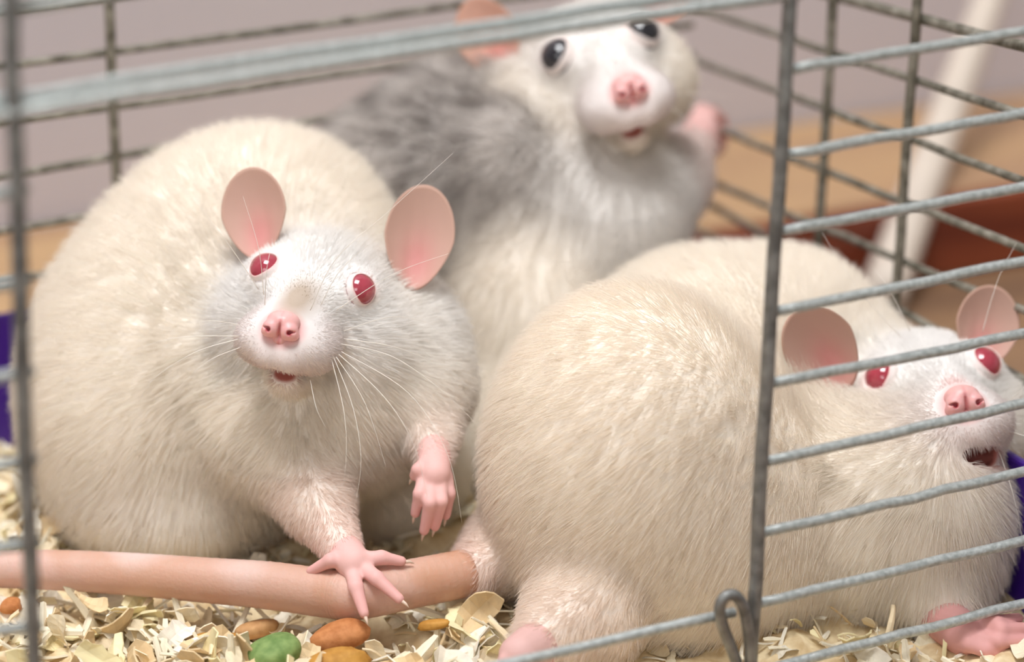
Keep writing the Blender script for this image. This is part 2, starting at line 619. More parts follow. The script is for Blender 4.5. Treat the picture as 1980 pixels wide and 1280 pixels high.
for i, (px, py) in enumerate(spots):
    p = floor_at(px, py, 0.001)
    p[2] = bed_z(p[0], p[1]) + rr.uniform(0.0018, 0.0048) + (rr.uniform(0.001, 0.004) if 1140 < py < 1205 and px < 1000 else 0)
    if not (bx0 < p[0] < bx1 and by0 - 0.02 < p[1] < by1):
        continue
    kk = rr.randrange(len(smesh))
    o = bpy.data.objects.new('wood_shaving', smesh[kk])
    COL.objects.link(o)
    m = rand_rot(rr, 0.55).to_4x4()
    m.translation = Vector(p)
    s = rr.uniform(0.7, 1.25)
    o.matrix_world = m @ Matrix.Diagonal((s, s, s, 1))
    tone = ('cream', 'honey coloured', 'whitish', 'tan', 'yellowish', 'brownish')[kk % 6]
    shp = 'thin pine sliver' if kk % 3 == 0 else 'broad curled pine flake'
    if px > 1600:
        zone = 'under the right rat'
    elif py < 1070:
        zone = 'behind the thick tail' if px > 60 else 'left of the left door jamb'
    elif px < 60:
        zone = 'before the tail, left of the left jamb'
    elif px < 400:
        zone = 'before the tail by the left jamb'
    elif px < 740:
        zone = 'before the tail among food pellets'
    else:
        zone = 'before the tail by the hind foot'
    if py > 1240 and px < 1000:
        zone += ', lowest row'
    tag(o, tone + ' ' + shp + ' ' + zone, 'wood shaving', 'loose pine shavings on the bedding')


# food pellets
def lump(name, c, r, mat, rotz, seed, label, cat='pellet', amp=0.12):
    g = np.random.default_rng(seed)
    n, m = 18, 10
    vs = [(0, 0, 1.0)]
    for j in range(1, m):
        th = math.pi * j / m
        for i in range(n):
            ph = 2 * math.pi * i / n
            vs.append((math.sin(th) * math.cos(ph), math.sin(th) * math.sin(ph), math.cos(th)))
    vs.append((0, 0, -1.0))
    vs = np.array(vs)
    off = np.zeros(len(vs))
    for _ in range(7):
        d = g.normal(size=3)
        off += np.sin(vs @ d * 2.2 + g.uniform(0, 6)) * amp / 3
    vs = np.sign(vs) * np.abs(vs) ** 0.85 * (1 + off)[:, None]
    fs = [(0, 1 + i, 1 + (i + 1) % n) for i in range(n)]
    for j in range(m - 2):
        for i in range(n):
            a = 1 + j * n + i
            b = 1 + j * n + (i + 1) % n
            fs.append((a, a + n, b + n, b))
    e = len(vs) - 1
    fs += [(e, 1 + (m - 2) * n + (i + 1) % n, 1 + (m - 2) * n + i) for i in range(n)]
    vs = vs * np.array(r)
    o = mesh_np(name, vs, fs, mat)
    o.location = Vector(c)
    o.rotation_euler = (random.uniform(-0.2, 0.2), random.uniform(-0.2, 0.2), rotz)
    return tag(o, label, cat)


M_GREEN = noise_mat('green_kibble', lin(104, 134, 70), lin(138, 162, 96), 450.0, 0.75, bump=0.6)
M_ORANGE = noise_mat('orange_kibble', lin(180, 112, 60), lin(206, 138, 84), 450.0, 0.75, bump=0.6)
M_DULL = noise_mat('dull_kibble', lin(190, 142, 92), lin(210, 164, 112), 450.0, 0.75, bump=0.6)
M_OCHRE = noise_mat('ochre_kibble', lin(178, 124, 46), lin(204, 150, 68), 450.0, 0.7, bump=0.6)
lump('food_pellet', floor_at(532, 1264, 0.003), (0.0052, 0.0042, 0.0030), M_GREEN, 0.3, 1, 'rounded green food pellet on the shavings')
lump('food_pellet', floor_at(656, 1230, 0.003), (0.0056, 0.0034, 0.0026), M_ORANGE, -0.25, 2, 'flat orange food pellet between shavings below the rat paw')
lump('food_pellet', floor_at(655, 1276, 0.003), (0.0056, 0.0030, 0.0020), M_OCHRE, -0.3, 3, 'ochre yellow food pellet at the bottom edge under the orange pellet')
lump('food_pellet', floor_at(425, 1243, 0.0000), (0.0052, 0.0028, 0.0020), M_OCHRE, -0.5, 4, 'half buried ochre food pellet left of the green pellet')
lump('food_pellet', floor_at(495, 1216, -0.0006), (0.0044, 0.0026, 0.0016), M_DULL, 0.2, 5, 'dull orange crumb of food below the thick tail, above the green pellet')
lump('food_pellet', floor_at(838, 1208, 0.0025), (0.0034, 0.0013, 0.0010), M_OCHRE, -0.6, 6, 'thin yellow food chip at right of the orange pellet')
lump('food_pellet', floor_at(22, 1172, 0.002), (0.0028, 0.0018, 0.0014), M_ORANGE, 0.9, 7, 'small orange food chip at the far left beside the left door jamb')

# ------------------------------------------------------------------ implicit modelling of the rats
CORN = np.array([(i, j, k) for i in (0, 1) for j in (0, 1) for k in (0, 1)])
EDGES = [(a, b) for a in range(8) for b in range(a + 1, 8) if np.abs(CORN[a] - CORN[b]).sum() == 1]


def surface_net(F, org, h):
    S = F < 0
    n0, n1, n2 = F.shape
    cnt = np.zeros((n0 - 1, n1 - 1, n2 - 1), np.int8)
    for c in CORN:
        cnt += S[c[0]:n0 - 1 + c[0], c[1]:n1 - 1 + c[1], c[2]:n2 - 1 + c[2]]
    act = np.argwhere((cnt > 0) & (cnt < 8))
    idx = np.full(cnt.shape, -1, np.int32)
    idx[act[:, 0], act[:, 1], act[:, 2]] = np.arange(len(act))
    vals = np.stack([F[act[:, 0] + c[0], act[:, 1] + c[1], act[:, 2] + c[2]] for c in CORN], 1)
    acc = np.zeros((len(act), 3))
    num = np.zeros(len(act))
    for a, b in EDGES:
        va, vb = vals[:, a], vals[:, b]
        m = (va < 0) != (vb < 0)
        t = np.where(m, va / np.where(m, va - vb, 1), 0)
        acc += np.where(m[:, None], CORN[a] + t[:, None] * (CORN[b] - CORN[a]), 0)
        num += m
    V = org + h * (act + acc / num[:, None])
    Q = []
    for ax in range(3):
        sl0 = [slice(None)] * 3
        sl1 = [slice(None)] * 3
        sl0[ax], sl1[ax] = slice(0, -1), slice(1, None)
        A, B = S[tuple(sl0)], S[tuple(sl1)]
        e = np.argwhere(A != B)
        o1, o2 = [x for x in range(3) if x != ax]
        lim = np.array(cnt.shape)
        ok = (e[:, o1] >= 1) & (e[:, o2] >= 1) & (e[:, o1] < lim[o1]) & (e[:, o2] < lim[o2])
        e = e[ok]
        flip = A[e[:, 0], e[:, 1], e[:, 2]]
        if ax == 1:
            flip = ~flip
        cs = []
        for d1, d2 in ((-1, -1), (0, -1), (0, 0), (-1, 0)):
            c = e.copy()
            c[:, o1] += d1
            c[:, o2] += d2
            cs.append(idx[c[:, 0], c[:, 1], c[:, 2]])
        qd = np.stack(cs, 1)
        qd[~flip] = qd[~flip][:, ::-1]
        Q.append(qd)
    return V, np.vstack(Q)


class Prim:
    """ellipsoid or tapered capsule, with the coat it gives to the surface near it"""
    def __init__(s, kind, k, col, fur, **kw):
        s.kind, s.k, s.col, s.fur = kind, k, np.asarray(col, float), fur
        s.__dict__.update(kw)
        if kind == 'e':
            rm = max(s.r)
            s.lo, s.hi = s.c - rm, s.c + rm
        else:
            s.lo = np.minimum(s.a - s.ra, s.b - s.rb)
            s.hi = np.maximum(s.a + s.ra, s.b + s.rb)

    def dist(s, P):
        if s.kind == 'e':
            q = (P - s.c) @ s.M
            k0 = np.linalg.norm(q / s.r, axis=-1)
            k1 = np.linalg.norm(q / (s.r * s.r), axis=-1)
            return np.where(k1 > 1e-9, k0 * (k0 - 1) / np.maximum(k1, 1e-9), -min(s.r))
        ab = s.b - s.a
        t = np.clip(((P - s.a) @ ab) / (ab @ ab + 1e-15), 0, 1)
        return np.linalg.norm(P - s.a - t[..., None] * ab, axis=-1) - (s.ra + t * (s.rb - s.ra))


BODYM = np.stack([Rr, Hh, Zz], 1)


def ell(c, r, col, fur, k=0.008, M=None):
    return Prim('e', k, col, fur, c=np.asarray(c, float), r=np.asarray(r, float), M=BODYM if M is None else M)


def cap(a, ra, b, rb, col, fur, k=0.005):
    return Prim('c', k, col, fur, a=np.asarray(a, float), b=np.asarray(b, float), ra=ra, rb=rb)


def field(prims, cuts, lo, hi, h):
    n = np.ceil((hi - lo) / h).astype(int) + 1
    F = np.full(n, 0.03, np.float32)
    for sign, lst in ((1, prims), (-1, cuts)):
        for p in lst:
            m = p.k + 3 * h
            a = np.maximum(np.floor((p.lo - m - lo) / h).astype(int), 0)
            b = np.minimum(np.ceil((p.hi + m - lo) / h).astype(int) + 1, n)
            if (b <= a).any():
                continue
            ax = [lo[i] + h * np.arange(a[i], b[i]) for i in range(3)]
            P = np.stack(np.meshgrid(*ax, indexing='ij'), -1)
            d = p.dist(P)
            sub = F[a[0]:b[0], a[1]:b[1], a[2]:b[2]]
            if sign > 0:
                hh = np.clip(0.5 + 0.5 * (sub - d) / p.k, 0, 1)
                F[a[0]:b[0], a[1]:b[1], a[2]:b[2]] = sub * (1 - hh) + d * hh - p.k * hh * (1 - hh)
            else:
                d = -d
                hh = np.clip(0.5 - 0.5 * (sub - d) / p.k, 0, 1)
                F[a[0]:b[0], a[1]:b[1], a[2]:b[2]] = sub * (1 - hh) + d * hh + p.k * hh * (1 - hh)
    return F


def smooth_verts(V, Q, it=2, lam=0.5):
    e = np.vstack([Q[:, [0, 1]], Q[:, [1, 2]], Q[:, [2, 3]], Q[:, [3, 0]]])
    for _ in range(it):
        acc = np.zeros_like(V)
        num = np.zeros(len(V))
        for a, b in ((0, 1), (1, 0)):
            for c in range(3):
                acc[:, c] += np.bincount(e[:, a], V[e[:, b], c], len(V))
            num += np.bincount(e[:, a], minlength=len(V))
        V = V * (1 - lam) + lam * acc / np.maximum(num, 1)[:, None]
    return V


def isosurf(prims, cuts, lo, hi, h, keep=None, it=2):
    lo, hi = np.asarray(lo, float), np.asarray(hi, float)
    F = field(prims, cuts, lo, hi, h)
    V, Q = surface_net(F, lo, h)
    V = smooth_verts(V, Q, it)
    if keep is not None:
        Q = Q[keep(V[Q].mean(1))]
        used = np.unique(Q)
        re = np.full(len(V), -1)
        re[used] = np.arange(len(used))
        V, Q = V[used], re[Q]
    return V, Q


def coat(prims, V, tau=0.0035):
    """colour and fur length at each vertex, blended from the nearest shapes"""
    ws, D = [], []
    D = np.stack([p.dist(V) for p in prims], 1)
    wgt = np.exp(-(D - D.min(1, keepdims=True)) / tau)
    wgt /= wgt.sum(1, keepdims=True)
    return wgt @ np.stack([p.col for p in prims]), wgt @ np.array([p.fur for p in prims])


def vnormals(V, Q):
    a = np.cross(V[Q[:, 2]] - V[Q[:, 0]], V[Q[:, 3]] - V[Q[:, 1]])
    N = np.zeros_like(V)
    for k in range(4):
        for c in range(3):
            N[:, c] += np.bincount(Q[:, k], a[:, c], len(V))
    return N / (np.linalg.norm(N, axis=1)[:, None] + 1e-15), np.linalg.norm(a, axis=1) * 0.5


def vnoise(P, scale, seed, n=6):
    g = np.random.default_rng(seed)
    out = np.zeros(len(P))
    for i in range(n):
        d = g.normal(size=3) * scale
        out += np.sin(P @ d + g.uniform(0, 6.28) + 1.5 * np.sin(P @ (g.normal(size=3) * scale)))
    return out / math.sqrt(n)


def make_fur(name, parent, V, Q, C, L, flow, count, avoid=None, radius=0.000052, seed=1, mottle=None, lay=1.18, dens=None):
    g = np.random.default_rng(seed)
    N, A = vnormals(V, Q)
    Lf = L[Q].mean(1)
    w = A * np.where(Lf > 0.0007, 1.0, 0.0) * np.clip(0.006 / np.maximum(Lf, 0.0012), 0.7, 3.2)
    if dens is not None:
        w = w * dens(V[Q].mean(1))
    fc = V[Q].mean(1) - CAM                       # sparser coat on the far side
    fn = N[Q].mean(1)
    w = w * np.where((fn * fc).sum(1) / np.linalg.norm(fc, axis=1) > 0.35, 0.35, 1.0)
    w /= w.sum()
    fi = g.choice(len(Q), count, p=w)
    u, v = g.random(count)[:, None], g.random(count)[:, None]
    q = Q[fi]

    def bil(X):
        return (X[q[:, 0]] * (1 - u) + X[q[:, 1]] * u) * (1 - v) + (X[q[:, 3]] * (1 - u) + X[q[:, 2]] * u) * v
    P, Nn, Cc = bil(V), bil(N), bil(C)
    Ll = bil(L[:, None])[:, 0] * 0.82
    Nn /= np.linalg.norm(Nn, axis=1)[:, None]
    D = flow(P)
    wob = np.stack([vnoise(P, 260, seed + 5 + c) for c in range(3)], 1)
    fine = np.stack([vnoise(P, 1100, seed + 15 + c) for c in range(3)], 1)
    D = D + 0.10 * wob + 0.06 * fine + g.normal(0, 0.06, D.shape)
    T = D - Nn * (D * Nn).sum(1)[:, None]
    T /= np.linalg.norm(T, axis=1)[:, None] + 1e-9
    ok = Ll > 0.0008
    if avoid is not None:
        ok &= ~avoid(P)
    P, Nn, Cc, Ll, T = P[ok], Nn[ok], Cc[ok], Ll[ok], T[ok]
    m = len(P)
    Ll = Ll * g.uniform(0.65, 1.15, m)
    la = np.clip(lay + g.normal(0, 0.09, m), 0.5, 1.4)[:, None]
    npt = 4
    pts = np.zeros((m, npt, 3), np.float32)
    p = P - Nn * 0.0004
    pts[:, 0] = p
    for i in range(1, npt):
        ang = la * (0.62 + 0.38 * i / (npt - 1))
        p = p + (Ll / (npt - 1))[:, None] * (Nn * np.cos(ang) + T * np.sin(ang))
        pts[:, i] = p
    hc = bpy.data.hair_curves.new(name)
    hc.add_curves([npt] * m)
    hc.attributes['position'].data.foreach_set('vector', pts.ravel())
    rad = np.tile(np.array([1.0, 1.0, 0.75, 0.12]) * radius, m).astype(np.float32)
    ra = hc.attributes.get('radius') or hc.attributes.new('radius', 'FLOAT', 'POINT')
    ra.data.foreach_set('value', rad)
    if mottle is not None:
        Cc = mottle(P, Cc, g)
    Cc = np.clip(Cc * (1 + g.normal(0, 0.03, (m, 1))), 0, 0.97)
    c4 = np.ones((m, 4), np.float32)
    c4[:, :3] = Cc
    ca = hc.attributes.new('Col', 'FLOAT_COLOR', 'CURVE')
    ca.data.foreach_set('color', c4.ravel())
    hc.materials.append(M_FUR)
    o = bpy.data.objects.new(name, hc)
    COL.objects.link(o)
    o.parent = parent
    o.matrix_parent_inverse = Matrix.Translation(-Vector(parent.location))
    o['kind'] = 'stuff'
    return o


# colours of the animals
WHITE = lin(247, 245, 243)
CREAM = lin(250, 242, 231)
CREAM2 = lin(250, 240, 227)
PINK = lin(236, 188, 182)
PINKD = lin(226, 160, 154)
NOSEC = lin(236, 176, 174)
GREY = lin(168, 160, 154)


class Head:
    def __init__(s, rotvec, px, py, d, scale, ek=1.0):
        t = np.linalg.norm(rotvec)
        k = np.asarray(rotvec) / t
        K = np.array([[0, -k[2], k[1]], [k[2], 0, -k[0]], [-k[1], k[0], 0]])
        R = np.eye(3) + math.sin(t) * K + (1 - math.cos(t)) * K @ K
        s.M = np.stack([Rr, -Ff, Uu], 1) @ R      # columns: side, forward (nose), up
        s.o = W(px, py, d)
        s.s = scale * 0.01
        s.er, s.eo = EYE_R * ek, EYE_OUT * ek
        s.ek = ek

    def __call__(s, x, y, z):
        return s.o + s.s * (s.M @ np.array([x, y, z], float))

    def local(s, P):
        return ((P - s.o) @ s.M) / s.s


def head_prims(H, white, cheek, jawcol, eyepix, gape=1.0):
    s = H.s
    pr, ct = [], []

    def e(x, y, z, r, col, fur, k=0.35):
        pr.append(ell(H(x, y, z), np.array(r) * s, col, fur, k * s, H.M))

    def c(a, ra, b, rb, col, fur, k=0.35):
        pr.append(cap(H(*a), ra * s, H(*b), rb * s, col, fur, k * s))
    e(0, -3.0, 0.22, (1.32, 1.6, 1.12), white, 0.0042)
    c((0, -2.6, 0.42), 0.92, (0, -0.58, 0.02), 0.37, white, 0.0024, 0.4)
    for sx in (-1, 1):
        e(sx * 1.0, -2.85, -0.35, (0.82, 1.15, 0.9), cheek, 0.0046, 0.5)
        e(sx * 0.80, -2.2, 0.62, (0.46, 0.6, 0.42), white, 0.0026, 0.3)
        e(sx * 0.46, -0.82, -0.36, (0.50, 0.68, 0.48), lin(232, 224, 221), 0.0020, 0.5)
        e(sx * 0.20, -0.36, -0.54, (0.26, 0.34, 0.30), lin(228, 212, 207), 0.0015, 0.2)
    c((0, -2.6, -0.75), 0.78, (0, -1.12, -1.08 - 0.10 * (gape - 1)), 0.27, jawcol, 0.0030, 0.22)
    seat_eyes(H, pr, eyepix)
    # mouth
    ct.append(ell(H(0, -0.50, -0.93), np.array((0.38 * math.sqrt(gape), 0.46, 0.12 * gape)) * s, white, 0, 0.10 * s, H.M))
    for sx in (-1, 1):
        ct.append(ell(H.eyes[sx][0], np.array((1, 1, 1)) * (H.er - 0.01) * s, white, 0, 0.03 * s, H.M))
    return pr, ct


def sdf_at(prims, P):
    F = np.full(len(P), 0.03)
    for p in prims:
        d = p.dist(P)
        hh = np.clip(0.5 + 0.5 * (F - d) / p.k, 0, 1)
        F = F * (1 - hh) + d * hh - p.k * hh * (1 - hh)
    return F


EYE_R, EYE_OUT = 0.325, 0.105


def seat_eyes(H, prims, pix):
    """seat each eyeball in the skin of the head: centre and outward direction"""
    H.eyes = {}
    for sx, px in pix.items():
        p = None
        if px is not None:
            t = H.o @ Ff - CAM @ Ff - 0.02
            for _ in range(160):
                q = W(px[0], px[1], t)
                d = sdf_at(prims, q[None])[0]
                if d < 5e-5:
                    p = q
                    break
                t += max(d * 0.6, 2e-5)
                if t > 0.8:
                    break
        if p is None:
            p = H(sx * 0.98, -2.0, 0.75)
        e = 2e-4
        for _ in range(12):
            g = np.array([(sdf_at(prims, (p + e * a)[None])[0] - sdf_at(prims, (p - e * a)[None])[0]) / (2 * e) for a in np.eye(3)])
            g /= np.linalg.norm(g)
            p = p - g * sdf_at(prims, p[None])[0] * 0.8
        H.eyes[sx] = (p - g * (H.er - H.eo) * H.s, g)


def head_tint(H, V, C, L, bridge=None, gape=1.0):
    """bare and thinly furred places of the face: lips, nose, eyelids"""
    q = H.local(V)
    C, L = C.copy(), L.copy()

    def blend(w, col):
        C[:] = C * (1 - w[:, None]) + w[:, None] * np.asarray(col)
    d = np.linalg.norm((q - (0, -0.56, -0.93)) / (0.40 * math.sqrt(gape), 0.46, 0.14 * gape), axis=1)
    w = np.clip((1.25 - d) * 4, 0, 1)
    blend(w, lin(172, 104, 94))
    L[d < 1.1] = 0
    d = np.linalg.norm((q - (0, -0.15, 0.0)) / (0.46, 0.42, 0.40), axis=1)
    w = np.clip((1.08 - d) * 3.0, 0, 1)
    blend(w * 0.8, NOSEC)
    d2 = np.linalg.norm((q - (0, -0.42, 0.32)) / (0.3, 0.4, 0.3), axis=1)
    blend(np.clip(1.2 - d2, 0, 1) * 0.55, lin(226, 178, 172))
    L[d < 0.95] = 0
    L *= np.clip((d - 0.8) / 1.4, 0.0, 1) * 0.5 + 0.5
    for sx in (-1, 1):
        d = np.linalg.norm(V - H.eyes[sx][0] - H.eyes[sx][1] * 0.2 * H.s, axis=1) / H.s / H.ek
        w = np.clip((0.40 - d) / 0.08, 0, 1)
        blend(w * 0.5, lin(240, 214, 208))
        L *= np.clip((d - 0.05) / 0.7, 0.36, 1)
        L[d < 0.25] = 0
    # thin fur lets the skin show on the whisker pads
    d = np.linalg.norm((q - (0, -0.5, -0.45)) / (0.9, 0.6, 0.5), axis=1)
    blend(np.clip(1.1 - d, 0, 1) * 0.22, lin(232, 200, 196))
    if bridge is not None:
        d = np.linalg.norm((q - (0.06, -0.95, 0.42)) / (0.36, 0.95, 0.48), axis=1)
        blend(np.clip((1.3 - d) * 1.2, 0, 1) * 0.95, bridge)
        L *= np.clip(d / 2.0, 0.45, 1)
    return C, L


def sphere_np(n=28, m=18):
    vs = [(0, 0, 1.0)]
    for j in range(1, m):
        th = math.pi * j / m
        for i in range(n):
            ph = 2 * math.pi * i / n
            vs.append((math.sin(th) * math.cos(ph), math.sin(th) * math.sin(ph), math.cos(th)))
    vs.append((0, 0, -1.0))
    fs = [(0, 1 + i, 1 + (i + 1) % n) for i in range(n)]
    for j in range(m - 2):
        for i in range(n):
            a, b = 1 + j * n + i, 1 + j * n + (i + 1) % n
            fs.append((a, a + n, b + n, b))
    e = len(vs) - 1
    fs += [(e, 1 + (m - 2) * n + (i + 1) % n, 1 + (m - 2) * n + i) for i in range(n)]
    return np.array(vs), fs


def add_eyes(H, parent, mat, white, rim):
    v, f = sphere_np()
    for sx in (-1, 1):
        c, ax = H.eyes[sx]
        mesh_np('eye', v * H.er * H.s + c, f, mat, parent)
        # eyelids: a skin collar over the eyeball, its opening drawn out to the lower outer corner
        cor = H.M @ np.array([sx * 0.35, 0.1, -1.0])
        cor = cor - ax * (cor @ ax)
        cor /= np.linalg.norm(cor)
        oth = np.cross(ax, cor)
        na, rows = 40, ((0.0, 0.002), (-0.015, 0.008), (0.02, 0.014), (0.07, 0.016), (0.16, 0.012), (0.45, 0.0))
        vs, cs = [], []
        for j, (dth, up_) in enumerate(rows):
            for k in range(na):
                a = 2 * math.pi * k / na
                th = 0.80 + 0.30 * max(0, math.cos(a)) ** 4 + 0.16 * max(0, -math.cos(a)) ** 2 + dth
                vs.append(c + (ax * math.cos(th) + (cor * math.cos(a) + oth * math.sin(a)) * math.sin(th)) * (H.er + up_) * H.s)
                t_ = min(1, j / 4)
                cs.append(rim * (1 - t_) + (0.35 * lin(240, 214, 208) + 0.65 * np.asarray(white)) * t_)
        fs = np.array([(j * na + k, (j + 1) * na + k, (j + 1) * na + (k + 1) % na, j * na + (k + 1) % na)
                       for j in range(len(rows) - 1) for k in range(na)])
        mesh_np('eyelid', np.array(vs), fs, M_SKIN, parent, True, np.array(cs))


M_LID = simple_mat('eyelid', lin(236, 196, 190), 0.5)
M_NOSTRIL = simple_mat('nostril', lin(120, 24, 34), 0.6)


def add_nose(H0, parent, col=NOSEC):
    import copy
    H = copy.copy(H0)
    H.s = H0.s * 0.92
    H.o = H0(0, -0.03, 0.0)
    s = H.s
    pr = [ell(H(0, -0.20, 0.12), np.array((0.33, 0.30, 0.22)) * s, col, 0, 0.12 * s, H.M)]
    ct = []
    for sx in (-1, 1):
        pr.append(ell(H(sx * 0.175, -0.02, -0.02), np.array((0.185, 0.17, 0.19)) * s, col, 0, 0.05 * s, H.M))
        pr.append(ell(H(sx * 0.26, -0.06, -0.10), np.array((0.12, 0.14, 0.10)) * s, col, 0, 0.05 * s, H.M))
        ct.append(ell(H(sx * 0.205, 0.13, -0.035), np.array((0.036, 0.12, 0.045)) * s, col, 0, 0.03 * s, H.M))
        ct.append(ell(H(sx * 0.275, 0.10, -0.01), np.array((0.055, 0.10, 0.022)) * s, col, 0, 0.03 * s, H.M))
    ct.append(ell(H(0, 0.12, -0.10), np.array((0.018, 0.12, 0.22)) * s, col, 0, 0.05 * s, H.M))
    pr.append(ell(H(0, -0.16, -0.24), np.array((0.16, 0.14, 0.12)) * s, col, 0, 0.06 * s, H.M))
    r = 0.62 * s
    V, Q = isosurf(pr, ct, H.o - r, H.o + r, 0.00018, it=2)
    q = H.local(V)
    C = np.tile(col, (len(V), 1))
    for sx in (-1, 1):
        d = np.linalg.norm((q - (sx * 0.215, 0.09, -0.03)) / (0.062, 0.12, 0.065), axis=1)
        w = np.clip((1.25 - d) * 2, 0, 1)[:, None]
        C = C * (1 - w) + w * lin(180, 66, 76)
        d = np.linalg.norm((q - (sx * 0.26, -0.02, 0.04)) / (0.16, 0.2, 0.12), axis=1)
        w = np.clip(1.2 - d, 0, 1)[:, None] * 0.4
        C = C * (1 - w) + w * lin(240, 190, 188)
    w = np.clip(1 - np.abs(q[:, 0]) / 0.05, 0, 1)[:, None] * (q[:, 1:2] > -0.12) * 0.55
    C = C * (1 - w) + w * lin(196, 74, 84)
    w = np.clip((q[:, 2:3] - 0.12) / 0.2, 0, 1) * 0.7
    C = C * (1 - w) + w * lin(236, 190, 184)
    return mesh_np('nose', V, Q, M_NOSE, parent, True, C)


def add_ear(parent, base, tip, width, face, cup=0.25, tone=1.0, fold=0.0):
    """thin cupped shell; base/tip world points, face = direction the hollow looks to"""
    base, tip, face = np.asarray(base), np.asarray(tip), np.asarray(face, float)
    up = tip - base
    Hgt = np.linalg.norm(up)
    up /= Hgt
    face = face - up * (face @ up)
    face /= np.linalg.norm(face)
    sd = np.cross(up, face)
    nr, na = 14, 44
    vs, cs, ring = [], [], []
    th = 0.00022
    for side_ in (0, 1):
        for i in range(nr + 1):
            r = i / nr
            for k in range(na):
                a = 2 * math.pi * k / na
                v = 0.5 + 0.5 * r * math.sin(a)
                # narrower at the root, rounded at the top
                wd = 0.74 + 0.26 * min(1.0, v / 0.5)
                u = 0.5 * r * math.cos(a) * wd
                dep = cup * width * ((1 - r * r) * (0.85 - 0.35 * v) + 0.35 * max(0, 0.45 - v))
                dep -= fold * width * max(0, abs(u) * 2 - 0.6) ** 1.5
                vein = 0.018 * width * math.sin(u * 26 + v * 3) * math.exp(-3.2 * v) * (1 - r) ** 0.5
                p = base + up * (v * Hgt) + sd * (u * width) - face * (dep - (0.00025 if side_ == 0 else -0.00025) - vein)
                vs.append(p)
                inner = math.exp(-((u - 0.02) / 0.24) ** 2 - ((v - 0.28) / 0.28) ** 2)
                c = lin(216, 178, 162) * (1 - inner) + lin(228, 158, 152) * inner
                rim = max(0, (r - 0.9) / 0.1)
                c = c * (1 - 0.25 * rim) + lin(214, 170, 140) * 0.25 * rim
                cs.append(c * tone)
    F = []
    off = (nr + 1) * na
    for s_ in (0, 1):
        for i in range(nr):
            for k in range(na):
                a, b = s_ * off + i * na + k, s_ * off + i * na + (k + 1) % na
                qd = (a, a + na, b + na, b)
                F.append(qd if s_ == 0 else qd[::-1])
    for k in range(na):
        a, b = nr * na + k, nr * na + (k + 1) % na
        F.append((a, a + off, b + off, b))
    return mesh_np('ear', np.array(vs), F, M_EAR, parent, True, np.array(cs))


def whisk(parent, pts, r0=0.000075):
    p = catmull([W(*q) for q in pts], 7)
    n = len(p)
    tube('whisker', p, r0 * (1 - 0.85 * np.linspace(0, 1, n)) + 0.00001, M_WHISK, parent, 5)


def claws(parent, tips):
    for a, b in tips:
        a, b = np.asarray(a), np.asarray(b)
        tube('claw', [a, a * 0.4 + b * 0.6 + (0, 0, 0.0002), b], [0.00045, 0.0003, 0.00006], M_CLAW, parent, 7)


def paw_prims(wrist, rw, palm, rp, digits, col, tipcol):
    """digits: list of [points], radii"""
    pr = [cap(wrist, rw, palm, rp, col, 0.0, 0.0012)]
    tips = []
    for pts, r0, r1 in digits:
        n = len(pts)
        for i in range(n - 1):
            ra, rb = r0 + (r1 - r0) * i / (n - 1), r0 + (r1 - r0) * (i + 1) / (n - 1)
            c = np.asarray(col) * (1 - i / (n - 1)) + np.asarray(tipcol) * (i / (n - 1))
            pr.append(cap(pts[i], ra, pts[i + 1], rb, c, 0.0, 0.0007))
        d = (pts[-1] - pts[-2]) / np.linalg.norm(pts[-1] - pts[-2])
        tips.append((pts[-1] + d * r1 * 0.5, pts[-1] + d * (r1 + 0.0016)))
    return pr, tips


